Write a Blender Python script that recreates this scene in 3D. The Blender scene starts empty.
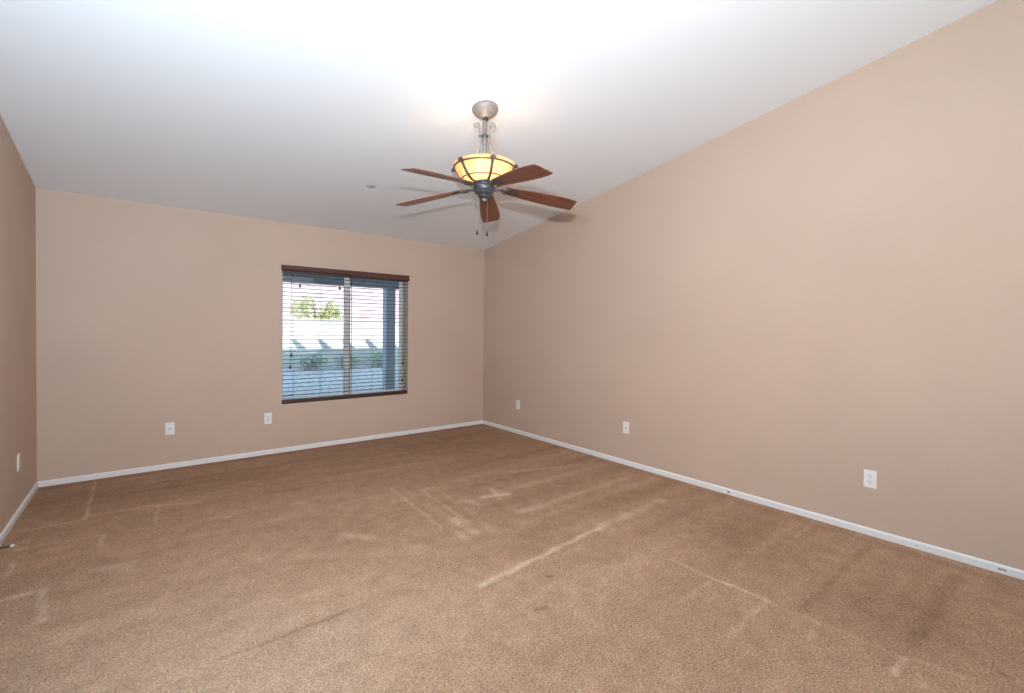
import bpy, bmesh, math, random
import numpy as np
from mathutils import Vector, Matrix, Euler

random.seed(7)
S = bpy.context.scene
C = S.collection
PI = math.pi

# ------------------------------------------------------------------ camera
XL, XR, YB, CH, SL = -0.6915, 3.7423, 5.3607, 2.4384, 0.15213   # left / right / back wall, ceiling height there, slope
YN = -1.5                                                       # near wall, behind the camera
cam_data = bpy.data.cameras.new('camera')
cam = bpy.data.objects.new('camera', cam_data)
C.objects.link(cam)
S.camera = cam
cam_data.sensor_fit = 'HORIZONTAL'
cam_data.sensor_width = 36.0
cam_data.lens = 463.296 / 1024 * 36.0
cam_data.shift_y = -10.424 / 1024
cam_data.clip_start = 0.02
yaw, pitch, roll = math.radians(38.423), math.radians(-0.797), math.radians(0.581)
cam.matrix_world = (Matrix.Translation((0, 0, 1.32825)) @ Matrix.Rotation(-yaw, 4, 'Z')
                    @ Matrix.Rotation(PI / 2 + pitch, 4, 'X') @ Matrix.Rotation(roll, 4, 'Z'))

# ------------------------------------------------------------------ world, sun, lights, exposure
S.view_settings.view_transform = 'Standard'
S.view_settings.look = 'None'
S.view_settings.gamma = 1.0
S.view_settings.use_curve_mapping = False
S.view_settings.exposure = 0.05

W = bpy.data.worlds.new('sky')
S.world = W
W.use_nodes = True
wn = W.node_tree.nodes
wl = W.node_tree.links
wn.clear()
wo = wn.new('ShaderNodeOutputWorld')
wb = wn.new('ShaderNodeBackground')
wb.inputs['Color'].default_value = (0.56, 0.77, 1.0, 1)
wb.inputs['Strength'].default_value = 2.4
wl.new(wb.outputs[0], wo.inputs[0])


def lamp(name, kind, loc, energy, color=(1, 1, 1), target=None, **kw):
    d = bpy.data.lights.new(name, kind)
    d.energy = energy
    d.color = color
    for k, v in kw.items():
        setattr(d, k, v)
    o = bpy.data.objects.new(name, d)
    C.objects.link(o)
    o.location = loc
    if target is not None:
        o.rotation_euler = (Vector(target) - Vector(loc)).to_track_quat('-Z', 'Y').to_euler()
    return o


lamp('sun', 'SUN', (0, 0, 20), 7.0, (1.0, 0.90, 0.80), target=(0.5, 1.0, 20 - 0.466), angle=0.008)
# the photographer's flash, just above the lens: a direct part and a part thrown up at the ceiling
lamp('flash', 'SPOT', (0.0, 0.0, 1.61), 355.0, (0.985, 0.955, 0.94), target=(2.0, 3.1, 2.65), spot_size=math.radians(146), spot_blend=1.0, shadow_soft_size=0.018)
lamp('bounced_flash', 'AREA', (-0.3, 0.15, 1.65), 116.0, (0.36, 0.71, 1.0), target=(-0.35, 0.75, 3.1), shape='DISK', size=0.2, spread=PI)
# added soft fill lamp in front of the closed wall behind the camera
lamp('added_rear_fill', 'AREA', (1.6, YN + 0.12, 1.75), 41.0, (0.96, 0.98, 1.0), target=(1.6, 2.0, 2.2), shape='RECTANGLE', size=3.6, size_y=2.2, spread=PI)


# ------------------------------------------------------------------ materials
def lin(c):
    return tuple(((x / 255) / 12.92 if x / 255 <= 0.04045 else ((x / 255 + 0.055) / 1.055) ** 2.4) for x in c)


def mat(name, rgb, rough=0.6, metal=0.0, spec=0.5, noise=None, bump=None, aniso=None):
    """noise=(scale, amount): mottled colour; bump=(scale, strength, distance)"""
    m = bpy.data.materials.new(name)
    m.use_nodes = True
    nt = m.node_tree
    b = nt.nodes['Principled BSDF']
    b.inputs['Base Color'].default_value = (*rgb, 1)
    b.inputs['Roughness'].default_value = rough
    b.inputs['Metallic'].default_value = metal
    b.inputs['Specular IOR Level'].default_value = spec
    tc = nt.nodes.new('ShaderNodeTexCoord')
    if noise:
        mp = nt.nodes.new('ShaderNodeMapping')
        if aniso:
            mp.inputs['Scale'].default_value = aniso
        nt.links.new(tc.outputs['Object'], mp.inputs['Vector'])
        n = nt.nodes.new('ShaderNodeTexNoise')
        n.inputs['Scale'].default_value = noise[0]
        n.inputs['Detail'].default_value = 5
        r = nt.nodes.new('ShaderNodeValToRGB')
        a = noise[1]
        r.color_ramp.elements[0].position = 0.3
        r.color_ramp.elements[1].position = 0.7
        r.color_ramp.elements[0].color = (*[min(1, x * (1 - a)) for x in rgb], 1)
        r.color_ramp.elements[1].color = (*[min(1, x * (1 + a)) for x in rgb], 1)
        nt.links.new(mp.outputs[0], n.inputs['Vector'])
        nt.links.new(n.outputs['Fac'], r.inputs['Fac'])
        nt.links.new(r.outputs['Color'], b.inputs['Base Color'])
    if bump:
        n2 = nt.nodes.new('ShaderNodeTexNoise')
        n2.inputs['Scale'].default_value = bump[0]
        n2.inputs['Detail'].default_value = 3
        bp = nt.nodes.new('ShaderNodeBump')
        bp.inputs['Strength'].default_value = bump[1]
        bp.inputs['Distance'].default_value = bump[2]
        nt.links.new(tc.outputs['Object'], n2.inputs['Vector'])
        nt.links.new(n2.outputs['Fac'], bp.inputs['Height'])
        nt.links.new(bp.outputs[0], b.inputs['Normal'])
    return m


M = {}
M['wall'] = mat('tan_wall_paint', (0.570, 0.432, 0.346), 0.75, spec=0.25, noise=(1.3, 0.03), bump=(90, 0.25, 0.002))
M['ceiling'] = mat('white_ceiling_paint', (0.83, 0.85, 0.88), 0.85, spec=0.2, bump=(70, 0.25, 0.002))
M['trim'] = mat('white_gloss_trim', (0.80, 0.80, 0.80), 0.4)
M['trim_lip'] = mat('white_trim', (0.88, 0.87, 0.86), 0.4)
M['scuff'] = mat('grey_scuff', (0.28, 0.29, 0.31), 0.6)
M['plate'] = mat('white_plastic', (0.84, 0.83, 0.82), 0.3)
M['slot'] = mat('dark_slot', (0.03, 0.03, 0.03), 0.6)
M['coax'] = mat('brass_connector', (0.20, 0.17, 0.14), 0.35, 0.8)
M['screw'] = mat('painted_screw', (0.62, 0.61, 0.60), 0.35)
M['pewter'] = mat('pewter_metal', (0.24, 0.222, 0.217), 0.45, 0.45, noise=(60, 0.25))
M['canopy'] = mat('pale_pewter_metal', (0.30, 0.265, 0.25), 0.5, 0.35, noise=(40, 0.15))
M['motor'] = mat('blue_black_pewter', (0.105, 0.125, 0.15), 0.35, 0.6, noise=(50, 0.3))
M['iron'] = mat('dark_iron', (0.10, 0.095, 0.095), 0.4, 0.6, noise=(60, 0.3))
M['strap'] = mat('aged_bronze', (0.17, 0.135, 0.11), 0.45, 0.5, noise=(60, 0.25))
M['cherry'] = mat('cherry_wood', (0.17, 0.056, 0.030), 0.30, noise=(14, 0.38), aniso=(0.35, 3.2, 1))
M['knob'] = mat('black_bronze', (0.045, 0.04, 0.04), 0.4, 0.5)
M['chain'] = mat('bronze_chain', (0.30, 0.24, 0.19), 0.4, 0.8)
M['blind'] = mat('dark_brown_slats', (0.060, 0.026, 0.016), 0.5, noise=(18, 0.25), aniso=(0.15, 3, 3))
M['valance'] = mat('brown_valance_wood', (0.080, 0.029, 0.020), 0.45, noise=(16, 0.3), aniso=(0.12, 4, 4))
M['rail'] = mat('dark_brown_rail', (0.050, 0.022, 0.015), 0.45, noise=(16, 0.3), aniso=(0.12, 4, 4))
M['cord'] = mat('brown_cord', (0.06, 0.035, 0.03), 0.8)
M['vinyl'] = mat('white_vinyl', (0.84, 0.83, 0.82), 0.4)
M['disc'] = mat('grey_disc', (0.56, 0.56, 0.58), 0.7, spec=0.2)
M['rubber'] = mat('white_rubber', (0.85, 0.84, 0.82), 0.5)
M['steel'] = mat('dull_spring_steel', (0.16, 0.15, 0.14), 0.35, 0.7)
M['stucco'] = mat('exterior_stucco', (0.55, 0.50, 0.46), 0.9, noise=(3, 0.05), bump=(40, 0.4, 0.01))
M['block'] = mat('pale_block_wall', (0.62, 0.60, 0.56), 0.9, noise=(2.0, 0.12), bump=(20, 0.3, 0.01))
M['patio'] = mat('blue_grey_patio_paint', (0.36, 0.45, 0.52), 0.6, noise=(4, 0.08))
M['gravel'] = mat('grey_gravel', (0.40, 0.42, 0.43), 0.95, noise=(16, 0.4), bump=(30, 0.8, 0.03))
M['concrete'] = mat('patio_concrete', (0.42, 0.42, 0.42), 0.9, noise=(3, 0.12))
M['hill'] = mat('dusty_pink_hillside', (0.56, 0.39, 0.38), 0.95, noise=(0.9, 0.3))
M['leaf'] = mat('yellow_green_leaf', (0.33, 0.37, 0.13), 0.6, noise=(6, 0.35))
M['shrub'] = mat('grey_green_leaf', (0.48, 0.58, 0.50), 0.6, noise=(8, 0.3))
M['bark'] = mat('tree_bark', (0.16, 0.11, 0.08), 0.9, noise=(12, 0.3))
M['bulb'] = mat('grey_bulb_glass', (0.12, 0.12, 0.13), 0.25)


def glass_mat():
    m = bpy.data.materials.new('window_glass')
    m.use_nodes = True
    nt = m.node_tree
    nt.nodes.clear()
    o = nt.nodes.new('ShaderNodeOutputMaterial')
    mx = nt.nodes.new('ShaderNodeMixShader')
    t = nt.nodes.new('ShaderNodeBsdfTransparent')
    t.inputs[0].default_value = (0.94, 0.97, 0.98, 1)
    g = nt.nodes.new('ShaderNodeBsdfGlossy')
    g.inputs['Roughness'].default_value = 0.02
    mx.inputs[0].default_value = 0.05
    nt.links.new(t.outputs[0], mx.inputs[1])
    nt.links.new(g.outputs[0], mx.inputs[2])
    nt.links.new(mx.outputs[0], o.inputs[0])
    return m


M['glass'] = glass_mat()


def bowl_mat():
    """amber scavo glass: lets the bulb's light through and scatters it"""
    m = bpy.data.materials.new('amber_bowl_glass')
    m.use_nodes = True
    nt = m.node_tree
    nt.nodes.clear()
    o = nt.nodes.new('ShaderNodeOutputMaterial')
    tc = nt.nodes.new('ShaderNodeTexCoord')
    n = nt.nodes.new('ShaderNodeTexNoise')
    n.inputs['Scale'].default_value = 18
    n.inputs['Detail'].default_value = 5
    r = nt.nodes.new('ShaderNodeValToRGB')
    r.color_ramp.elements[0].position = 0.3
    r.color_ramp.elements[1].position = 0.7
    r.color_ramp.elements[0].color = (0.88, 0.62, 0.34, 1)
    r.color_ramp.elements[1].color = (0.97, 0.83, 0.56, 1)
    d = nt.nodes.new('ShaderNodeBsdfDiffuse')
    t = nt.nodes.new('ShaderNodeBsdfTranslucent')
    g = nt.nodes.new('ShaderNodeBsdfGlossy')
    g.inputs['Roughness'].default_value = 0.3
    m1 = nt.nodes.new('ShaderNodeMixShader')
    m1.inputs[0].default_value = 0.6
    m2 = nt.nodes.new('ShaderNodeMixShader')
    m2.inputs[0].default_value = 0.05
    nt.links.new(tc.outputs['Object'], n.inputs['Vector'])
    nt.links.new(n.outputs['Fac'], r.inputs['Fac'])
    nt.links.new(r.outputs[0], d.inputs['Color'])
    nt.links.new(r.outputs[0], t.inputs['Color'])
    nt.links.new(d.outputs[0], m1.inputs[1])
    nt.links.new(t.outputs[0], m1.inputs[2])
    nt.links.new(m1.outputs[0], m2.inputs[1])
    nt.links.new(g.outputs[0], m2.inputs[2])
    nt.links.new(m2.outputs[0], o.inputs[0])
    return m


M['bowl'] = bowl_mat()


def carpet_mat():
    """brown cut pile; the 'nap' attribute carries dents, vacuum lines, stains and painted-in brightness patches"""
    m = bpy.data.materials.new('brown_carpet')
    m.use_nodes = True
    nt = m.node_tree
    b = nt.nodes['Principled BSDF']
    b.inputs['Roughness'].default_value = 0.95
    b.inputs['Specular IOR Level'].default_value = 0.1
    tc = nt.nodes.new('ShaderNodeTexCoord')

    def noise(scale, detail, lo, hi, vec=None):
        n = nt.nodes.new('ShaderNodeTexNoise')
        n.inputs['Scale'].default_value = scale
        n.inputs['Detail'].default_value = detail
        nt.links.new(vec or tc.outputs['Object'], n.inputs['Vector'])
        r = nt.nodes.new('ShaderNodeMapRange')
        r.inputs['From Min'].default_value = 0.3
        r.inputs['From Max'].default_value = 0.7
        r.inputs['To Min'].default_value = lo
        r.inputs['To Max'].default_value = hi
        nt.links.new(n.outputs['Fac'], r.inputs['Value'])
        return n.outputs['Fac'], r.outputs['Result']

    _, big = noise(0.9, 3, 0.93, 1.07)
    mp = nt.nodes.new('ShaderNodeMapping')
    mp.inputs['Scale'].default_value = (0.35, 2.6, 1)
    nt.links.new(tc.outputs['Object'], mp.inputs['Vector'])
    _, streak = noise(2.2, 4, 0.93, 1.07, mp.outputs[0])
    _, mid = noise(9, 5, 0.90, 1.10)
    fine_raw, fine = noise(125, 3, 0.58, 1.42)

    def mul(a, c):
        x = nt.nodes.new('ShaderNodeMath')
        x.operation = 'MULTIPLY'
        nt.links.new(a, x.inputs[0])
        nt.links.new(c, x.inputs[1])
        return x.outputs[0]

    v = mul(mul(mul(big, streak), mid), fine)
    at = nt.nodes.new('ShaderNodeAttribute')
    at.attribute_name = 'nap_and_light'
    mx = nt.nodes.new('ShaderNodeMapRange')
    mx.inputs['From Min'].default_value = -1
    mx.inputs['From Max'].default_value = 1
    mx.inputs['To Min'].default_value = 0.0
    mx.inputs['To Max'].default_value = 1.0
    nt.links.new(at.outputs['Fac'], mx.inputs['Value'])
    cr = nt.nodes.new('ShaderNodeValToRGB')
    e = cr.color_ramp.elements
    e[0].position = 0.0
    e[0].color = (0.155, 0.088, 0.052, 1)
    e[1].position = 1.0
    e[1].color = (0.64, 0.48, 0.35, 1)
    k = e.new(0.5)
    k.color = (0.405, 0.246, 0.158, 1)
    nt.links.new(mx.outputs[0], cr.inputs['Fac'])
    sc = nt.nodes.new('ShaderNodeVectorMath')
    sc.operation = 'SCALE'
    nt.links.new(cr.outputs['Color'], sc.inputs[0])
    nt.links.new(v, sc.inputs['Scale'])
    nt.links.new(sc.outputs[0], b.inputs['Base Color'])
    bp = nt.nodes.new('ShaderNodeBump')
    bp.inputs['Strength'].default_value = 0.5
    bp.inputs['Distance'].default_value = 0.006
    nt.links.new(fine_raw, bp.inputs['Height'])
    nt.links.new(bp.outputs[0], b.inputs['Normal'])
    return m


M['carpet'] = carpet_mat()


# ------------------------------------------------------------------ mesh helpers
def obj(name, bm, m, parent=None, smooth=False, loc=(0, 0, 0), rot=(0, 0, 0)):
    me = bpy.data.meshes.new(name)
    bmesh.ops.recalc_face_normals(bm, faces=bm.faces)
    bm.to_mesh(me)
    bm.free()
    for x in (m if isinstance(m, (list, tuple)) else [m]):
        me.materials.append(x)
    if smooth:
        me.polygons.foreach_set('use_smooth', [True] * len(me.polygons))
        try:
            me.set_sharp_from_angle(angle=math.radians(38))
        except Exception:
            pass
    o = bpy.data.objects.new(name, me)
    C.objects.link(o)
    o.location = loc
    o.rotation_euler = rot
    if parent is not None:
        o.parent = parent
    return o


def thing(name, label, cat, loc=(0, 0, 0), rot=(0, 0, 0), group=None):
    o = bpy.data.objects.new(name, None)
    C.objects.link(o)
    o.empty_display_size = 0.05
    o.location = loc
    o.rotation_euler = rot
    o['label'] = label
    o['category'] = cat
    if group:
        o['group'] = group
    return o


def structure(o, label=None, cat=None):
    o['kind'] = 'structure'
    if label:
        o['label'] = label
        o['category'] = cat
    return o


def box(bm, x0, x1, y0, y1, z0, z1, bev=0.0, seg=2):
    r = bmesh.ops.create_cube(bm, size=1)
    for v in r['verts']:
        v.co = Vector((x0 + (v.co.x + .5) * (x1 - x0), y0 + (v.co.y + .5) * (y1 - y0), z0 + (v.co.z + .5) * (z1 - z0)))
    if bev > 0:
        ed = {e for v in r['verts'] for e in v.link_edges}
        bmesh.ops.bevel(bm, geom=list(ed), offset=bev, segments=seg, profile=0.5, affect='EDGES')
    return bm


def prism(bm, pts, axis, a, b):
    """outline pts in the two other axes, swept from a to b along axis"""
    def mk(p, t):
        return {'x': (t, p[0], p[1]), 'y': (p[0], t, p[1]), 'z': (p[0], p[1], t)}[axis]
    v0 = [bm.verts.new(mk(p, a)) for p in pts]
    v1 = [bm.verts.new(mk(p, b)) for p in pts]
    n = len(pts)
    bm.faces.new(v0)
    bm.faces.new(v1[::-1])
    for i in range(n):
        bm.faces.new((v0[i], v0[(i + 1) % n], v1[(i + 1) % n], v1[i]))
    return bm


def lathe(bm, prof, n=40, c=(0, 0), closed=False):
    """prof: list of (r, z)"""
    rings = []
    for r, z in prof:
        if r < 1e-6:
            rings.append([bm.verts.new((c[0], c[1], z))])
        else:
            rings.append([bm.verts.new((c[0] + r * math.cos(2 * PI * i / n), c[1] + r * math.sin(2 * PI * i / n), z)) for i in range(n)])
    pairs = list(zip(rings, rings[1:])) + ([(rings[-1], rings[0])] if closed else [])
    for a, b in pairs:
        for i in range(n):
            j = (i + 1) % n
            if len(a) == 1 and len(b) == 1:
                continue
            if len(a) == 1:
                bm.faces.new((a[0], b[i], b[j]))
            elif len(b) == 1:
                bm.faces.new((a[i], a[j], b[0]))
            else:
                bm.faces.new((a[i], a[j], b[j], b[i]))
    return bm


def tube(bm, pts, r, n=8, flat=None, ref=None):
    """swept round (or flat=(w,t) rectangular) section along pts; r may be a list"""
    pts = [Vector(p) for p in pts]
    rr = r if isinstance(r, (list, tuple)) else [r] * len(pts)
    rings = []
    prev = None
    for i, p in enumerate(pts):
        t = (pts[min(i + 1, len(pts) - 1)] - pts[max(i - 1, 0)]).normalized()
        if ref is not None:
            u = Vector(ref)
            u = (u - t * u.dot(t)).normalized()
        elif prev is None:
            u = t.orthogonal().normalized()
        else:
            u = (prev - t * prev.dot(t)).normalized()
        prev = u
        w = t.cross(u)
        if flat:
            a, b = flat[0] / 2, flat[1] / 2
            rings.append([bm.verts.new(p + u * x + w * y) for x, y in ((a, b), (-a, b), (-a, -b), (a, -b))])
        else:
            rings.append([bm.verts.new(p + (u * math.cos(2 * PI * k / n) + w * math.sin(2 * PI * k / n)) * rr[i]) for k in range(n)])
    for a, b in zip(rings, rings[1:]):
        m_ = len(a)
        for k in range(m_):
            bm.faces.new((a[k], a[(k + 1) % m_], b[(k + 1) % m_], b[k]))
    bm.faces.new(rings[0][::-1])
    bm.faces.new(rings[-1])
    return bm


def ball(bm, c, r, sz=1.0, n=12):
    res = bmesh.ops.create_uvsphere(bm, u_segments=n, v_segments=max(6, n // 2 + 2), radius=r)
    for v in res['verts']:
        v.co = Vector((v.co.x + c[0], v.co.y + c[1], v.co.z * sz + c[2]))
    return bm


NB = bmesh.new


def cz(y):
    return CH + SL * (YB - y)


# ------------------------------------------------------------------ room shell
OX0, OX1, OZ0, OZ1 = 1.140, 2.588, 0.510, 1.972      # window opening in the back wall
TH = 0.21
bm = NB()
x0, x1, zt = XL - 4.0, XR + 4.0, 2.75
for a in ((x0, OX0, -0.2, zt), (OX1, x1, -0.2, zt), (OX0, OX1, -0.2, OZ0), (OX0, OX1, OZ1, zt)):
    box(bm, a[0], a[1], YB, YB + TH, a[2], a[3])
bmesh.ops.remove_doubles(bm, verts=bm.verts, dist=1e-5)
structure(obj('wall_back', bm, M['wall']), 'tan painted wall with the window at the far end of the room', 'wall')

for nm, xa, xb, lb in (('wall_left', XL - 0.14, XL, 'tan painted wall at the left edge of the room'),
                       ('wall_right', XR, XR + 0.14, 'long blank tan wall along the right side rising under the slope')):
    bm = NB()
    prism(bm, [(YN - 0.12, -0.2), (YB, -0.2), (YB, cz(YB) + 0.02), (YN - 0.12, cz(YN - 0.12) + 0.02)], 'x', xa, xb)
    structure(obj(nm, bm, M['wall']), lb, 'wall')
bm = NB()
box(bm, XL, XR, YN - 0.12, YN, -0.2, cz(YN) + 0.02)
structure(obj('wall_front', bm, M['wall']))
bm = NB()
prism(bm, [(YN - 0.3, cz(YN - 0.3)), (YB, cz(YB)), (YB, cz(YB) + 0.2), (YN - 0.3, cz(YN - 0.3) + 0.2)], 'x', XL - 0.14, XR + 0.14)
structure(obj('ceiling', bm, M['ceiling']), 'smooth white vaulted ceiling sloping down to the window wall', 'ceiling')

# floor: carpet on a fine grid; dents, vacuum lines and soiled patches, plus brightness painted in to balance the lamps, in metres
NAP_LINES = [
    ([(-0.329, 5.320), (-0.319, 4.296)], 0.02, 0.7), ([(-0.611, 4.269), (-0.318, 4.278)], 0.025, 0.6),
    ([(-0.296, 4.346), (0.075, 4.314), (0.535, 4.365)], 0.025, 0.45), ([(0.058, 3.919), (0.075, 4.283), (0.335, 4.197)], 0.02, 0.6),
    ([(-0.595, 3.934), (-0.214, 3.896), (-0.203, 3.700)], 0.02, 0.6), ([(-0.570, 3.484), (-0.579, 3.773)], 0.02, 0.6),
    ([(-0.545, 3.249), (-0.398, 3.270), (-0.365, 2.919)], 0.03, 0.7), ([(0.231, 2.153), (0.422, 2.148), (0.743, 2.163)], 0.013, -0.7),
    ([(0.151, 4.461), (0.753, 4.482)], 0.02, 0.4), ([(1.371, 1.962), (2.398, 2.059)], 0.033, 0.82),
    ([(2.398, 2.059), (3.186, 2.102)], 0.07, 0.25), ([(2.349, 2.479), (2.457, 1.988)], 0.02, 0.35),
    ([(2.131, 2.595), (3.422, 2.617)], 0.06, 0.25), ([(2.155, 2.601), (2.385, 2.548)], 0.07, 0.5),
    ([(2.685, 3.365), (3.497, 3.103)], 0.05, 0.3), ([(1.694, 3.470), (1.651, 2.657)], 0.06, 0.2),
    ([(2.106, 2.992), (2.300, 2.931)], 0.05, 0.8), ([(2.265, 3.103), (2.182, 2.881)], 0.04, 0.6),
    ([(1.702, 2.741), (1.696, 2.507)], 0.07, 0.6), ([(1.945, 3.032), (1.986, 2.898)], 0.06, 0.5),
    ([(2.394, 1.505), (2.412, 0.989)], 0.02, 0.55), ([(2.384, 1.326), (2.406, 1.171)], 0.03, 0.5),
    ([(2.412, 0.989), (1.991, 0.972)], 0.02, 0.5), ([(2.372, 1.251), (2.050, 1.247)], 0.015, 0.35),
    ([(2.409, 0.988), (2.434, 0.461)], 0.015, 0.35), ([(2.406, 0.766), (2.257, 0.751)], 0.018, 0.5),
    ([(2.449, 0.464), (2.294, 0.466)], 0.018, 0.8), ([(3.543, 0.859), (2.444, 0.853)], 0.03, -0.3),
    ([(3.501, 0.461), (2.462, 0.468)], 0.06, -0.2), ([(3.680, 1.208), (3.120, 1.180)], 0.02, 0.4),
    ([(3.672, 1.738), (3.120, 1.705)], 0.02, 0.35), ([(1.001, 2.994), (1.118, 2.835)], 0.06, 0.5),
    ([(1.457, 1.625), (1.495, 1.611)], 0.025, -0.9), ([(1.706, 1.817), (1.730, 1.811)], 0.02, -0.7),
    ([(-0.171, 3.352), (-0.065, 3.339)], 0.06, 0.4), ([(2.298, 0.397), (2.306, 0.378)], 0.015, 0.6),
    ([(2.638, 0.212), (2.632, 0.190)], 0.015, -0.8), ([(1.803, 3.418), (1.891, 3.444)], 0.03, 0.5),
    ([(1.580, 3.305), (1.627, 3.297)], 0.04, 0.4), ([(0.353, 3.779), (0.456, 3.745)], 0.03, 0.5),
    # passes of the vacuum cleaner towards the right wall, and paler rubbed tracks across the middle; darker strips along right and back walls
    ([(1.95, 2.27), (3.66, 2.30)], 0.11, -0.16), ([(2.00, 2.43), (3.60, 2.45)], 0.08, 0.14), ([(2.10, 2.80), (3.66, 2.84)], 0.10, -0.18),
    ([(1.95, 2.98), (3.55, 3.02)], 0.08, 0.16), ([(2.05, 3.22), (3.66, 3.28)], 0.10, -0.16), ([(2.2, 3.48), (3.6, 3.55)], 0.08, 0.14),
    ([(2.2, 3.75), (3.65, 3.80)], 0.10, -0.14), ([(1.50, 1.80), (3.30, 1.86)], 0.09, -0.14), ([(1.7, 1.62), (3.2, 1.66)], 0.08, 0.13),
    ([(1.60, 3.62), (1.56, 2.72)], 0.025, 0.28), ([(1.78, 3.42), (1.75, 2.66)], 0.025, 0.28), ([(1.89, 3.30), (1.86, 2.75)], 0.03, 0.22),
    ([(1.72, 3.55), (1.68, 3.20)], 0.04, -0.25), ([(1.60, 2.62), (1.60, 2.42)], 0.05, 0.35), ([(1.82, 2.58), (1.80, 2.46)], 0.05, 0.30),
    ([(0.75, 4.10), (1.60, 4.02)], 0.06, -0.15), ([(0.9, 4.72), (2.3, 4.55)], 0.05, 0.14), ([(0.10, 4.90), (1.6, 4.86)], 0.08, -0.16),
    ([(1.0, 4.25), (2.2, 4.1)], 0.04, 0.16), ([(-0.25, 4.75), (0.25, 4.72)], 0.05, -0.2), ([(0.5, 3.0), (1.3, 2.5)], 0.12, 0.10),
    ([(2.6, 1.25), (3.5, 1.28)], 0.05, 0.16), ([(2.75, 0.62), (3.5, 0.63)], 0.05, 0.15), ([(2.46, 0.46), (2.48, 0.30)], 0.02, 0.4),
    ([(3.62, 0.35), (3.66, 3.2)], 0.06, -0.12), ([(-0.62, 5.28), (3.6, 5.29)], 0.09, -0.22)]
NAP_AND_LIGHT_BLOBS = [  # pile patches; left foreground lightened and centre darkened to make up for the lamps
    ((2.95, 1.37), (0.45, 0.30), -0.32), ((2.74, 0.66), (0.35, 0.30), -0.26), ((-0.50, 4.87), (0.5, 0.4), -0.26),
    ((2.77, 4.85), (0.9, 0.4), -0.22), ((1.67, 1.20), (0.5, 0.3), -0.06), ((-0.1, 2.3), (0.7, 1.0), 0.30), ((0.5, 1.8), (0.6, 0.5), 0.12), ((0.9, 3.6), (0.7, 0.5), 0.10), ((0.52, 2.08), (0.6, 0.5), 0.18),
    ((1.84, 0.77), (0.5, 0.3), -0.05), ((1.29, 1.86), (0.6, 0.3), 0.12), ((1.91, 2.11), (0.25, 0.15), -0.2),
    ((2.80, 2.39), (0.5, 0.10), -0.2), ((1.50, 3.80), (0.2, 0.1), -0.2), ((0.58, 4.64), (0.8, 0.25), -0.2),
    ((2.84, 0.29), (0.3, 0.3), -0.2)]


def carpet_mesh():
    xs = np.linspace(XL, XR, 350)
    ys = np.concatenate([np.linspace(YN, -0.1, 20, endpoint=False), np.linspace(-0.1, YB, 430)])
    nx, ny = len(xs), len(ys)
    X, Y = np.meshgrid(xs, ys)
    rng = np.random.default_rng(3)
    nap_and_light = np.zeros_like(X)
    for c, r, s in NAP_AND_LIGHT_BLOBS:
        nap_and_light += s * np.exp(-(((X - c[0]) / r[0]) ** 2 + ((Y - c[1]) / r[1]) ** 2))
    jx = 0.012 * np.sin(X * 23 + Y * 17) + 0.008 * np.sin(X * 51 - Y * 37)
    for pts, w, s in NAP_LINES:
        best = np.zeros_like(X)
        for (ax, ay), (bx, by) in zip(pts, pts[1:]):
            dx, dy = bx - ax, by - ay
            t = np.clip(((X - ax) * dx + (Y - ay) * dy) / (dx * dx + dy * dy), 0, 1)
            d = np.hypot(X + jx * 0.35 - ax - t * dx, Y + jx * 0.35 - ay - t * dy)
            best = np.maximum(best, np.exp(-(d / np.maximum(w * 0.60, 0.0115)) ** 3) * (0.78 + 0.30 * np.sin(X * 11 + Y * 7 + ax * 40) * np.sin(Y * 9 - X * 13 + ay * 30)))
        nap_and_light += (0.85 if abs(s) > 0.3 else 1.35) * s * best
    nap_and_light += 0.09 * rng.standard_normal(X.shape)
    co = np.stack([X, Y, np.zeros_like(X)], -1).reshape(-1, 3)
    idx = np.arange(nx * ny).reshape(ny, nx)
    f = np.stack([idx[:-1, :-1], idx[:-1, 1:], idx[1:, 1:], idx[1:, :-1]], -1).reshape(-1, 4)
    me = bpy.data.meshes.new('floor')
    me.vertices.add(len(co))
    me.vertices.foreach_set('co', co.ravel())
    me.loops.add(f.size)
    me.loops.foreach_set('vertex_index', f.ravel().astype(np.int32))
    me.polygons.add(len(f))
    me.polygons.foreach_set('loop_start', (np.arange(len(f)) * 4).astype(np.int32))
    me.polygons.foreach_set('loop_total', np.full(len(f), 4, dtype=np.int32))
    me.update()
    at = me.attributes.new('nap_and_light', 'FLOAT', 'POINT')
    at.data.foreach_set('value', np.clip(nap_and_light, -1, 1).ravel().astype(np.float32))
    me.materials.append(M['carpet'])
    o = bpy.data.objects.new('floor', me)
    C.objects.link(o)
    return o


structure(carpet_mesh(), 'worn brown wall to wall carpet with pale furniture dents', 'carpet')

# baseboards: flat board with a rounded top lip
BH, BT = 0.047, 0.013


def baseboard(name, along, a, b, wall, sgn):
    prof = [(0, 0), (sgn * BT, 0), (sgn * BT, BH * 0.80), (sgn * BT * 0.55, BH * 0.97), (0, BH)]
    bm = NB()
    prism(bm, [(wall + p, z) for p, z in prof], along, a, b)
    return structure(obj(name, bm, M['trim']), None, None)


baseboard('baseboard_left', 'y', YN, YB, XL, 1)
baseboard('baseboard_back', 'x', XL, XR, YB, -1)
br = baseboard('baseboard_right', 'y', YN, YB, XR, -1)
bm = NB()
for (ya, yb_, za, zb_) in ((0.285, 0.318, 0.019, 0.029), (0.66, 0.672, 0.018, 0.022), (1.83, 1.85, 0.014, 0.03)):
    box(bm, XR - BT - 0.0006, XR - BT + 0.001, ya, yb_, za, zb_)
obj('scuff_mark', bm, M['scuff'], br)

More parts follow.
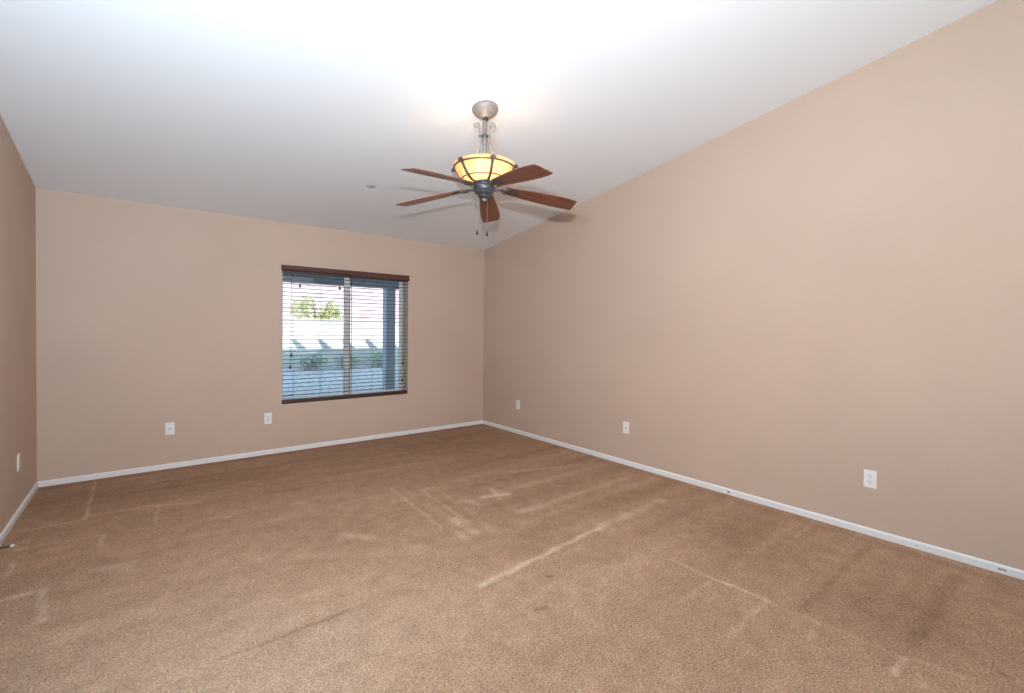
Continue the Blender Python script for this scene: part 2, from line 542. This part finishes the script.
# ------------------------------------------------------------------ window
win = bpy.data.objects.new('window_1', None)
C.objects.link(win)
win.location = (OX0, YB, OZ0)
structure(win, 'white sliding window of two panes behind brown blinds', 'window')
OW, OH = OX1 - OX0, OZ1 - OZ0


def frame_ring(bm, xa, xb, za, zb, w, ya, yb):
    box(bm, xa, xa + w, ya, yb, za, zb, 0.003)
    box(bm, xb - w, xb, ya, yb, za, zb, 0.003)
    box(bm, xa + w, xb - w, ya, yb, za, za + w, 0.003)
    box(bm, xa + w, xb - w, ya, yb, zb - w, zb, 0.003)


bm = NB()
frame_ring(bm, 0.0, OW, 0.0, OH, 0.026, 0.135, 0.20)
obj('window_frame', bm, M['vinyl'], win)
mid = 0.735
for nm, xa, xb, ya in (('sliding_sash', 0.024, mid + 0.008, 0.140), ('fixed_sash', mid + 0.002, OW - 0.024, 0.168)):
    bm = NB()
    box(bm, xa, xa + (0.014 if nm == 'sliding_sash' else 0.040), ya, ya + 0.026, 0.024, OH - 0.024, 0.002)
    box(bm, xb - (0.014 if nm != 'sliding_sash' else 0.040), xb, ya, ya + 0.026, 0.024, OH - 0.024, 0.002)
    box(bm, xa + 0.014, xb - 0.014, ya + 0.001, ya + 0.025, 0.024, 0.044, 0.002)
    box(bm, xa + 0.014, xb - 0.014, ya + 0.001, ya + 0.025, OH - 0.044, OH - 0.024, 0.002)
    s = obj(nm, bm, M['vinyl'], win)
    bm = NB()
    box(bm, xa + 0.012, xb - 0.012, ya + 0.010, ya + 0.014, 0.042, OH - 0.042)
    obj('pane', bm, M['glass'], s)
bm = NB()
box(bm, mid - 0.020, mid - 0.004, 0.127, 0.141, 0.62, 0.74, 0.003)
obj('latch', bm, M['vinyl'], win)


# ------------------------------------------------------------------ blinds
def copy_tree(o, parent=None):
    c = o.copy()
    C.objects.link(c)
    c.parent = parent
    for ch in list(o.children):
        copy_tree(ch, c)
    return c


NS, PITCH, Z1 = 32, 0.0428, 1.880
BL = 0.7185


def build_blind(label, x, cord_x, cord_len, tassels, val, vb, ladders):
    t = thing('window_blind', label, 'blind', (x, YB, OZ0), group='brown slatted blinds on the window')
    bm = NB()
    prism(bm, [(-0.022, vb + 0.004), (-0.016, vb), (-0.010, vb), (-0.010, 1.479), (-0.016, 1.479), (-0.022, 1.474), (-0.019, 1.45)], 'x', val[0], val[1])
    # returns at the ends reaching back to the wall
    box(bm, val[0], val[0] + 0.006, -0.0105, -0.0005, vb + 0.001, 1.478)
    box(bm, val[1] - 0.006, val[1], -0.0105, -0.0005, vb + 0.001, 1.478)
    obj('valance', bm, M['valance'], t)
    bm = NB()
    box(bm, 0.002, BL - 0.002, 0.006, 0.056, 1.402, 1.460, 0.002)
    obj('head_rail', bm, M['blind'], t)
    # one slightly crowned slat, copied down the ladder
    bm = NB()
    prism(bm, [(0.004, -0.0015), (0.029, 0.0007), (0.054, -0.0015), (0.054, 0.0012), (0.029, 0.0036), (0.004, 0.0012)], 'x', 0.0, BL)
    s = obj('slat', bm, M['blind'], t, loc=(0, 0, Z1 - OZ0))
    for i in range(1, NS):
        z = Z1 - OZ0 - i * PITCH
        if z < 0.055:
            break
        c = s.copy()
        C.objects.link(c)
        c.parent = t
        c.location = (0, 0, z)
        c.rotation_euler = (math.radians(random.uniform(-1.2, 1.2)), random.uniform(-0.0008, 0.0008), 0)
    bm = NB()
    box(bm, 0.0, BL, 0.001, 0.056, 0.004, 0.044, 0.004)
    obj('bottom_rail', bm, M['rail'], t)
    for lx, lr in ladders:
        bm = NB()
        for y in (0.0025, 0.0555):
            tube(bm, [(lx, y, 1.43), (lx, y, 0.04)], lr, 5)
        obj('ladder_cord', bm, M['cord'], t)
    for q, (tx, tz) in enumerate(tassels):
        bm = NB()
        tube(bm, [(cord_x + q * 0.002, -0.004, 1.425), (cord_x, -0.006, 0.9), (tx, -0.007, tz + 0.02)], 0.0015, 5)
        cd = obj('lift_cord', bm, M['cord'], t)
        bm = NB()
        lathe(bm, [(0, 0.022), (0.005, 0.020), (0.009, 0.004), (0.011, -0.012), (0.008, -0.018), (0, -0.019)], 12, (tx, -0.012))
        for v in bm.verts:
            v.co.z += tz
        obj('tassel', bm, M['knob'], cd, smooth=True)
    if cord_x < 0.2:
        bm = NB()
        tube(bm, [(0.114, -0.001, 0.094), (0.095, -0.004, 0.092), (0.050, -0.005, 0.088), (0.018, -0.005, 0.084)], [0.005, 0.007, 0.004, 0.002], 8)
        obj('cord_end', bm, M['knob'], t, smooth=True)
    return t


build_blind('brown slatted window blind covering the left sash, cord at its left end', OX0 + 0.003, 0.087, 0.5,
            ((0.087, 0.522), (0.078, 0.394)), (-0.012, BL + 0.0008), 1.428, ((0.115, 0.0009), (0.40, 0.0009), (BL - 0.06, 0.0009)))
build_blind('brown slatted window blind covering the right sash, cord at its right end', OX0 + 0.003 + BL + 0.003, 0.652, 0.5,
            ((0.648, 0.389), (0.643, 0.178)), (-0.0008, BL + 0.010), 1.410, ((0.014, 0.0035), (0.27, 0.0009), (BL - 0.05, 0.0009)))


# ------------------------------------------------------------------ wall plates
def wall_plate(name, label, cat, loc, rz, kind, group):
    """local: x along the wall, -y out into the room"""
    t = thing(name, label, cat, loc, (0, 0, rz), group)
    bm = NB()
    box(bm, -0.0355, 0.0355, -0.0058, 0.0, -0.058, 0.058, 0.0022, 2)
    obj('cover_plate', bm, M['plate'], t)
    if kind == 'duplex':
        for z in (0.0195, -0.0195):
            bm = NB()
            pts = []
            for k in range(28):
                a = 2 * PI * k / 28
                pts.append((0.0172 * math.cos(a), z + max(-0.0135, min(0.0135, 0.0172 * math.sin(a)))))
            prism(bm, pts, 'y', -0.0078, -0.004)
            r = obj('receptacle', bm, M['plate'], t)
            bm = NB()
            box(bm, -0.0077, -0.0050, -0.0082, -0.0076, z - 0.001, z + 0.0085)
            box(bm, 0.0050, 0.0074, -0.0082, -0.0076, z, z + 0.0078)
            prism(bm, [(0.0030 * math.cos(2 * PI * k / 12), z - 0.0075 + 0.0030 * math.sin(2 * PI * k / 12)) for k in range(12)], 'y', -0.0082, -0.0076)
            obj('slots', bm, M['slot'], r)
        zs = (0.0,)
    elif kind == 'coax':
        bm = NB()
        prism(bm, [(0.0075 * math.cos(PI * k / 3), 0.0075 * math.sin(PI * k / 3)) for k in range(6)], 'y', -0.009, -0.005)
        prism(bm, [(0.0050 * math.cos(PI * k / 8), 0.0050 * math.sin(PI * k / 8)) for k in range(16)], 'y', -0.016, -0.009)
        obj('connector', bm, M['coax'], t)
        zs = (0.042, -0.042)
    elif kind == 'jack':
        bm = NB()
        box(bm, -0.008, 0.008, -0.0075, -0.005, -0.009, 0.008, 0.001)
        j = obj('jack', bm, M['plate'], t)
        bm = NB()
        box(bm, -0.0055, 0.0055, -0.0080, -0.0073, -0.006, 0.004)
        obj('jack_opening', bm, M['slot'], j)
        zs = (0.042, -0.042)
    for z in zs:
        bm = NB()
        prism(bm, [(0.0032 * math.cos(2 * PI * k / 12), z + 0.0032 * math.sin(2 * PI * k / 12)) for k in range(12)], 'y', -0.0072, -0.0050)
        box(bm, -0.0028, 0.0028, -0.0075, -0.0071, z - 0.0004, z + 0.0004)
        obj('screw', bm, M['screw'], t)
    return t


G = 'white wall plates around the room'
ZP = 0.369
wall_plate('wall_outlet', 'white duplex outlet on right wall nearest the camera', 'outlet', (XR, 0.908, ZP), -PI / 2, 'duplex', G)
wall_plate('phone_jack', 'white wall plate with one dark jack, middle of the right wall', 'wall plate', (XR, 2.880, ZP), -PI / 2, 'jack', G)
wall_plate('wall_outlet', 'white outlet on right wall closest to the far corner', 'outlet', (XR, 4.578, ZP), -PI / 2, 'duplex', G)
wall_plate('cable_jack', 'white wall plate with round cable connector on the window wall', 'wall plate', (0.185, YB, ZP + 0.003), 0, 'coax', G)
wall_plate('wall_outlet', 'white duplex outlet on window wall just left of the window', 'outlet', (1.010, YB, ZP + 0.006), 0, 'duplex', G)
wall_plate('wall_outlet', 'white outlet on the left wall near the left edge', 'outlet', (XL, 4.652, ZP), PI / 2, 'duplex', G)

# ------------------------------------------------------------------ door stop on the left baseboard
ds = thing('door_stop', 'spring door stop with white rubber tip low on left baseboard', 'door stop', (XL + BT, 3.944, 0.026))
a, b = Vector((0, 0, 0)), Vector((0.079, -0.034, 0.012))
bm = NB()
lathe(bm, [(0, 0), (0.011, 0), (0.011, 0.004), (0.006, 0.009), (0, 0.009)], 14)
q = (b - a).to_track_quat('Z', 'Y').to_matrix().to_4x4()
bm.transform(q)
obj('base', bm, M['steel'], ds, smooth=True)
bm = NB()
L = (b - a).length
tube(bm, [(0.0045 * math.cos(k * PI / 5), 0.0045 * math.sin(k * PI / 5), 0.007 + (L - 0.018) * k / 220) for k in range(221)], 0.0011, 5)
bm.transform(q)
obj('spring', bm, M['steel'], ds, smooth=True)
bm = NB()
lathe(bm, [(0, L - 0.013), (0.0070, L - 0.013), (0.0078, L - 0.005), (0.0065, L), (0, L + 0.001)], 14)
bm.transform(q)
obj('rubber_tip', bm, M['rubber'], ds, smooth=True)

# ------------------------------------------------------------------ round cover disc on the ceiling
yd = 4.133
dt = thing('ceiling_cover_plate', 'small flush grey round disc on the ceiling left of the fan', 'cover plate', (1.619, yd, cz(yd)), (-math.atan(SL), 0, 0))
bm = NB()
lathe(bm, [(0, -0.004), (0.040, -0.004), (0.0425, -0.0032), (0.043, -0.0022), (0.040, 0.0), (0, 0.0)], 32)
obj('disc', bm, M['disc'], dt, smooth=True)
bm = NB()
lathe(bm, [(0.037, -0.0036), (0.037, -0.0052), (0.0395, -0.0052), (0.0395, -0.0036)], 32, closed=True)
obj('rim', bm, M['disc'], dt, smooth=True)

# ------------------------------------------------------------------ ceiling fan
FX, FY = 1.836, 2.639
FZ = cz(FY)
fan = thing('ceiling_fan', 'five bladed cherry wood ceiling fan with lit amber glass bowl', 'ceiling fan', (FX, FY, FZ), tuple(Matrix.Rotation(math.radians(0.75), 3, Vector((-FY, FX, 0)).normalized()).to_euler()))
ang_cam = math.atan2(-FY, -FX)               # direction from the fan to the camera


def rel(z):
    return z - FZ


# canopy, tilted with the slope
bm = NB()
lathe(bm, [(0, 0.0), (0.084, 0.0), (0.089, -0.006), (0.089, -0.020), (0.084, -0.030), (0.074, -0.037), (0.066, -0.046), (0.050, -0.060),
           (0.032, -0.070), (0.026, -0.074), (0.026, -0.079), (0, -0.079)], 48)
obj('canopy', bm, M['canopy'], fan, smooth=True, rot=(-math.atan(SL), 0, 0))
bm = NB()
ball(bm, (0.0, -0.010, -0.080), 0.021, 0.8)
obj('hanger_ball', bm, M['knob'], fan, smooth=True)
# downrod with collar
bm = NB()
lathe(bm, [(0, -0.075), (0.0165, -0.075), (0.0165, rel(2.530)), (0.019, rel(2.525)), (0.019, rel(2.515)), (0.0165, rel(2.510)), (0.018, rel(2.47)),
           (0.030, rel(2.455)), (0.032, rel(2.435)), (0.018, rel(2.42)), (0.013, rel(2.33)), (0, rel(2.33))], 20)
obj('downrod', bm, M['pewter'], fan, smooth=True)
# two scroll arms left and right of the rod
bm = NB()
lathe(bm, [(0.018, rel(2.663)), (0.024, rel(2.663)), (0.024, rel(2.650)), (0.018, rel(2.650))], 20, closed=True)
for sg in (1, -1):
    a = ang_cam + sg * PI / 2
    ux, uy = math.cos(a), math.sin(a)
    box_pts = [(ux * r, uy * r, rel(2.6565)) for r in (0.022, 0.042)]
    tube(bm, box_pts, 0.007, 6)
obj('scroll_clip', bm, M['iron'], fan, smooth=True)
for sg in (1, -1):
    a = ang_cam + sg * PI / 2
    ux, uy = math.cos(a), math.sin(a)
    pr = []
    for k in range(15):                       # foot to clip: bows inward
        u = k / 14
        pr.append((0.030 + 0.085 * (1 - u) ** 2.0, 2.430 + u * 0.227))
    for k in range(1, 8):                     # clip up to the curl
        u = k / 7
        pr.append((0.030 + 0.006 * u, 2.657 + 0.068 * u))
    c0 = (0.0565, 2.728)
    for k in range(1, 22):                    # curl outward and down
        th = PI - k * (1.55 * PI / 21)
        r = 0.0205 - 0.0095 * k / 21
        pr.append((c0[0] + r * math.cos(th) - 0.0, c0[1] + r * 1.12 * math.sin(th)))
    bm = NB()
    tube(bm, [(ux * r, uy * r, rel(z)) for r, z in pr], 0.0060, 8)
    ball(bm, (ux * pr[-1][0], uy * pr[-1][0], rel(pr[-1][1])), 0.0075)
    obj('scroll', bm, M['canopy'], fan, smooth=True)

# amber glass bowl, a flared cone with thickness
out = [(0.040, 2.340), (0.092, 2.331), (0.110, 2.334), (0.135, 2.348), (0.158, 2.367), (0.182, 2.397), (0.200, 2.425), (0.211, 2.446), (0.216, 2.452)]
inn = [(0.212, 2.454), (0.206, 2.447), (0.195, 2.427), (0.177, 2.400), (0.153, 2.371), (0.130, 2.353), (0.106, 2.340), (0.092, 2.337), (0.040, 2.346)]
bm = NB()
lathe(bm, [(r, rel(z)) for r, z in out + inn], 64, closed=True)
obj('glass_bowl', bm, M['bowl'], fan, smooth=True)
for nm, R, z, tr in (('rim_ring', 0.2085, 2.430, 0.0065), ('lower_ring', 0.1535, 2.354, 0.005)):
    bm = NB()
    lathe(bm, [(R + tr * math.cos(k * PI / 5), rel(z) + tr * 0.9 * math.sin(k * PI / 5)) for k in range(10)], 64, closed=True)
    obj(nm, bm, M['strap'], fan, smooth=True)
for k in range(6):
    a = ang_cam + math.radians(15 + 60 * k)
    ux, uy = math.cos(a), math.sin(a)
    pr = [(0.066, 2.338), (0.095, 2.328), (0.115, 2.331), (0.140, 2.345), (0.163, 2.366), (0.187, 2.395), (0.205, 2.424), (0.214, 2.440), (0.224, 2.447), (0.233, 2.441), (0.236, 2.430), (0.231, 2.422)]
    bm = NB()
    tube(bm, [(ux * r, uy * r, rel(z)) for r, z in pr], 0, flat=(0.019, 0.006), ref=(-uy, ux, 0))
    st = obj('strap', bm, M['strap'], fan, smooth=True)
    bm = NB()
    for w in (-0.012, 0.012):
        ball(bm, (ux * 0.222 - uy * w, uy * 0.222 + ux * w, rel(2.437)), 0.0085)
    tube(bm, [(ux * 0.222 - uy * w, uy * 0.222 + ux * w, rel(2.437)) for w in (-0.02, 0.02)], 0.005, 8)
    obj('rim_stud', bm, M['iron'], st, smooth=True)

# motor housing, switch cup and finial
bm = NB()
lathe(bm, [(0, rel(0.012 + 2.340)), (0.060, rel(0.012 + 2.340)), (0.071, rel(0.012 + 2.337)), (0.076, rel(0.012 + 2.330)), (0.076, rel(0.012 + 2.320)), (0.070, rel(0.012 + 2.314)), (0.066, rel(0.012 + 2.304)),
           (0.069, rel(0.012 + 2.297)), (0.076, rel(0.012 + 2.292)), (0.079, rel(0.012 + 2.284)), (0.079, rel(0.012 + 2.273)), (0.075, rel(0.012 + 2.266)), (0.069, rel(0.012 + 2.262)),
           (0.063, rel(0.012 + 2.252)), (0.052, rel(0.012 + 2.243)), (0.042, rel(0.012 + 2.238)), (0, rel(0.012 + 2.238))], 48)
obj('motor_housing', bm, M['motor'], fan, smooth=True)
bm = NB()
lathe(bm, [(0, rel(0.012 + 2.240)), (0.038, rel(0.012 + 2.240)), (0.041, rel(0.012 + 2.234)), (0.041, rel(0.012 + 2.226)), (0.034, rel(0.012 + 2.219)), (0.023, rel(0.012 + 2.214)), (0, rel(0.012 + 2.214))], 36)
obj('switch_cup', bm, M['iron'], fan, smooth=True)
bm = NB()
lathe(bm, [(0, rel(0.012 + 2.215)), (0.014, rel(0.012 + 2.215)), (0.016, rel(0.012 + 2.209)), (0.013, rel(0.012 + 2.202)), (0.006, rel(0.012 + 2.197)), (0, rel(0.012 + 2.195))], 20)
obj('finial', bm, M['canopy'], fan, smooth=True)

# blades
TH0 = math.radians(49.8)
PITCHB = -0.184
ZB = 2.302
DROOP = 0.114
outl = [(0.150, 0.034), (0.165, 0.042), (0.25, 0.051), (0.36, 0.060), (0.48, 0.067), (0.56, 0.068), (0.605, 0.066), (0.645, 0.062), (0.667, 0.058)]
tipc = [(0.667, 0.030), (0.666, 0.0), (0.665, -0.030)]
lower = [(0.664, -0.057), (0.650, -0.061), (0.605, -0.066), (0.56, -0.068), (0.48, -0.067), (0.36, -0.060), (0.25, -0.051), (0.165, -0.042), (0.150, -0.034)]


def blade_mesh():
    bm = NB()
    pts = [(x, y * 1.12) for x, y in outl + tipc + lower]
    prism(bm, pts, 'z', -0.003, 0.003)
    bmesh.ops.bevel(bm, geom=[e for e in bm.edges if abs(e.verts[0].co.z - e.verts[1].co.z) < 1e-6 and len(e.link_faces) == 2], offset=0.0016, segments=2, affect='EDGES')
    bm.transform(Matrix.Rotation(PITCHB, 4, 'X'))
    for v in bm.verts:
        v.co.z -= DROOP * (v.co.x - 0.10)
    return bm


def iron_mesh():
    """arm from the motor, forking to a leaf plate screwed under the blade"""
    bm = NB()
    tube(bm, [(0.050, 0, -0.014), (0.080, 0, -0.012), (0.105, 0, -0.006), (0.130, 0, -0.007), (0.155, 0, -0.012)], 0, flat=(0.020, 0.010), ref=(0, 1, 0))
    bm2 = NB()
    leaf = []
    for k in range(24):
        th = 2 * PI * k / 24
        leaf.append((0.192 + 0.056 * math.cos(th), 0.030 * math.sin(th) * (1.0 - 0.35 * math.cos(th))))
    prism(bm2, leaf, 'z', -0.0085, -0.0035)
    for x, y in ((0.165, 0.020), (0.165, -0.020), (0.228, 0.0)):
        lathe(bm2, [(0, -0.0115), (0.004, -0.011), (0.006, -0.0085), (0, -0.008)], 10, (x, y))
    for sg in (1, -1):
        tube(bm2, [(0.115, 0.004 * sg, -0.004), (0.130, 0.024 * sg, -0.008), (0.152, 0.030 * sg, -0.010), (0.172, 0.022 * sg, -0.009)], 0.0045, 6)
    bm2.transform(Matrix.Rotation(PITCHB, 4, 'X'))
    for v in bm2.verts:
        v.co.z -= DROOP * (v.co.x - 0.10)
    me = bpy.data.meshes.new('tmp')
    bm2.to_mesh(me)
    bm2.free()
    bm.from_mesh(me)
    bpy.data.meshes.remove(me)
    return bm


b0 = obj('blade', blade_mesh(), M['cherry'], fan, loc=(0, 0, rel(ZB)), rot=(0, 0, TH0))
i0 = obj('blade_iron', iron_mesh(), M['iron'], fan, smooth=True, loc=(0, 0, rel(ZB)), rot=(0, 0, TH0))
for k in range(1, 5):
    for src in (b0, i0):
        c = src.copy()
        C.objects.link(c)
        c.parent = fan
        c.rotation_euler = (0, 0, TH0 + k * 2 * PI / 5)

# pull chains, left and right of the switch cup
for sg, zend, r0 in ((1, 1.998, 0.046), (-1, 1.988, 0.022)):
    a = ang_cam - sg * PI / 2
    ux, uy = math.cos(a) * r0, math.sin(a) * r0
    bm = NB()
    tube(bm, [(ux * 0.8, uy * 0.8, rel(2.240)), (ux, uy, rel(2.230)), (ux, uy, rel(zend))], 0.0011, 6)
    n = int((2.228 - zend) / 0.006)
    for k in range(n):
        ball(bm, (ux, uy, rel(2.228 - k * 0.006)), 0.0014, n=6)
    ch = obj('pull_chain', bm, M['chain'], fan, smooth=True)
    bm = NB()
    lathe(bm, [(0, rel(zend + 0.016)), (0.0035, rel(zend + 0.014)), (0.0045, rel(zend + 0.004)), (0.0085, rel(zend - 0.010)), (0.0080, rel(zend - 0.017)), (0.004, rel(zend - 0.020)), (0, rel(zend - 0.020))], 14, (ux, uy))
    obj('pull_knob', bm, M['knob'], ch, smooth=True)
# the bulb in the bowl
bulb = lamp('fan_bulb', 'POINT', (0, 0, 0), 3.6, (1.0, 0.76, 0.52), shadow_soft_size=0.028)
bulb.parent = fan
bulb.location = (math.cos(ang_cam) * 0.09, math.sin(ang_cam) * 0.09, rel(2.405))
bm = NB()
lathe(bm, [(0, rel(2.375)), (0.012, rel(2.375)), (0.012, rel(2.338)), (0.016, rel(2.332)), (0, rel(2.332))], 14, (math.cos(ang_cam) * 0.085, math.sin(ang_cam) * 0.085))
obj('lamp_socket', bm, M['rubber'], fan, smooth=True)

# ------------------------------------------------------------------ outdoors, beyond the window
GZ = -0.10
bm = NB()
box(bm, -30, 60, YB + TH, YB + 3.35, GZ - 0.1, GZ)
structure(obj('trim_patio_slab', bm, M['concrete']), 'shaded concrete patio outside the window', 'patio')
bm = NB()
prism(bm, [(YB + 3.35, GZ - 0.4), (YB + 3.35, GZ - 0.02), (YB + 3.9, GZ), (YB + 6.9, 0.34), (YB + 8, 0.34), (YB + 70, 0.34), (YB + 70, GZ - 0.4)], 'x', -30, 60)
structure(obj('ground', bm, M['gravel']), 'grey gravel yard outside beyond the patio', 'ground')

pc = bpy.data.objects.new('patio_cover', None)
C.objects.link(pc)
pc.location = (2.0, YB + TH, GZ)
structure(pc, 'blue grey patio cover with beam and post outside the window', 'patio cover')


def pp(name, bm, m):
    bm.transform(Matrix.Translation((-2.0, -(YB + TH), -GZ)))
    return obj(name, bm, m, pc)


YP = YB + 3.0
bm = NB()
box(bm, -9, 14, YB + TH, YB + 3.5, 2.35, 2.42)
pp('roof_sheet', bm, M['patio'])
bm = NB()
box(bm, -9, 14, YP, YP + 0.15, 2.087, 2.35)
pp('beam', bm, M['patio'])
for x in (3.585, -2.4, 9.4):
    bm = NB()
    box(bm, x, x + 0.182, YP - 0.015, YP + 0.167, GZ, 2.087, 0.008)
    box(bm, x - 0.02, x + 0.202, YP - 0.035, YP + 0.187, GZ, GZ + 0.12, 0.006)
    pp('post', bm, M['patio'])
for k in range(-6, 16):
    x = 1.37 + k * 0.614
    bm = NB()
    prism(bm, [(YP + 0.15, 2.20), (YP + 0.5, 2.20), (YP + 1.02, 2.37), (YP + 1.02, 2.42), (YP + 0.15, 2.42)], 'x', x, x + 0.09)
    pp('rafter_tail', bm, M['patio'])

bm = NB()
box(bm, -30, 60, YB + 7.0, YB + 7.2, GZ - 0.05, 1.50)
box(bm, -30, 60, YB + 6.97, YB + 7.23, 1.50, 1.54, 0.01)
structure(obj('garden_wall', bm, M['block']), 'pale block wall across the yard outside the window', 'wall')

# dry pink hillside far behind
bm = NB()
hx = [-40 + 2.5 * i for i in range(58)]
hy = [YB + 22, YB + 26, YB + 32, YB + 40, YB + 50]
hh = [GZ - 0.1, 2.2, 4.6, 6.8, 8.2]
rows = [[bm.verts.new((x, y + random.uniform(-.6, .6), h + (0 if j == 0 else random.uniform(-.35, .35) + 0.5 * math.sin(x * 0.21 + j)))) for x in hx] for j, (y, h) in enumerate(zip(hy, hh))]
for a, b in zip(rows, rows[1:]):
    for i in range(len(hx) - 1):
        bm.faces.new((a[i], a[i + 1], b[i + 1], b[i]))
structure(obj('hillside', bm, M['hill'], smooth=True), 'dusty pink hillside far beyond the yard wall', 'hillside')

# leafy tree just behind the wall
tx, ty = 4.0, YB + 9.0
tree = thing('tree', 'sparse yellow green tree rising above the pale yard wall', 'tree', (tx, ty, GZ - 0.02))
bm = NB()
tube(bm, [(0, 0, -0.05), (0.03, 0.02, 0.7), (0, 0.0, 1.3)], [0.07, 0.055, 0.045], 8)
for dx, dy, dz in ((-0.42, 0.1, 2.1), (-0.15, -0.1, 2.3), (0.35, 0.05, 2.2), (0.5, -0.05, 1.9), (-0.5, -0.1, 1.8)):
    tube(bm, [(0, 0, 1.25), (dx * .5, dy * .5, 1.25 + (dz - 1.25) * .55), (dx, dy, dz)], [0.03, 0.018, 0.008], 6)
obj('trunk', bm, M['bark'], tree, smooth=True)
bm = NB()
for (cx, cy, c_z, rx, rz, n) in ((-0.50, 0, 1.95, 0.26, 0.34, 230), (-0.24, 0.1, 2.10, 0.26, 0.32, 240), (0.16, 0, 1.85, 0.30, 0.26, 170), (0.42, 0, 2.0, 0.24, 0.30, 200), (0.62, 0, 1.82, 0.18, 0.2, 90), (-0.05, 0, 1.7, 0.6, 0.2, 200)):
    for _ in range(n):
        d = Vector((random.gauss(0, 1), random.gauss(0, 1), random.gauss(0, 1))).normalized() * random.random() ** 0.4
        p = Vector((cx + d.x * rx, cy + d.y * rx, c_z + d.z * rz))
        q = Euler((random.uniform(0, 6), random.uniform(0, 6), random.uniform(0, 6))).to_matrix()
        s = random.uniform(0.03, 0.055)
        vs = [bm.verts.new(p + q @ Vector(v) * s) for v in ((-1, 0, 0), (0, 0.45, 0.12), (1, 0, 0), (0, -0.45, 0.12))]
        bm.faces.new(vs)
obj('foliage', bm, M['leaf'], tree)

# low shrubs along the foot of the yard wall, in its shade
for i, (sx, lb) in enumerate(((3.25, 'low green shrub against the yard wall, seen through the left sash'),
                              (4.10, 'low green shrub against the yard wall, seen beside the window mullion'),
                              (4.95, 'low green shrub against the yard wall, seen through the right sash'))):
    sh = thing('shrub', lb, 'shrub', (sx, YB + 6.62, 0.30), group='low shrubs by the yard wall')
    bm = NB()
    for k in range(5):
        a = k * 1.26 + i
        tube(bm, [(0, 0, -0.02), (0.06 * math.cos(a), 0.04 * math.sin(a), 0.12), (0.16 * math.cos(a), 0.10 * math.sin(a), 0.28)], [0.012, 0.009, 0.005], 6)
    obj('stems', bm, M['shrub'], sh)
    bm = NB()
    for _ in range(800):
        d = Vector((random.gauss(0, 1), random.gauss(0, 1), random.gauss(0, 1))).normalized() * random.random() ** 0.4
        p = Vector((d.x * 0.36, d.y * 0.15, 0.22 + d.z * 0.20))
        q = Euler((random.uniform(0, 6), random.uniform(0, 6), random.uniform(0, 6))).to_matrix()
        sz = random.uniform(0.026, 0.046)
        bm.faces.new([bm.verts.new(p + q @ Vector(v) * sz) for v in ((-1, 0, 0), (0, 0.45, 0.12), (1, 0, 0), (0, -0.45, 0.12))])
    obj('foliage', bm, M['shrub'], sh)

# string lights under the patio beam
sl = thing('string_lights', 'string of small bulbs hung under the patio beam outdoors', 'string lights', (2.05, YP - 0.02, 2.087))
bx = [-0.65, 0.0, 0.66, 1.25]
bm = NB()
wp = []
for a, b in zip(bx, bx[1:]):
    for k in range(8):
        u = k / 8
        wp.append((a + (b - a) * u, 0, -0.010 - 0.05 * 4 * u * (1 - u) * 0.5))
wp.append((bx[-1], 0, -0.010))
tube(bm, wp, 0.003, 5)
obj('wire', bm, M['bulb'], sl)
for x in bx[:-1]:
    bm = NB()
    lathe(bm, [(0, -0.008), (0.010, -0.010), (0.010, -0.030), (0.021, -0.050), (0.023, -0.066), (0.014, -0.085), (0, -0.090)], 12, (x, 0))
    obj('bulb', bm, M['bulb'], sl, smooth=True)
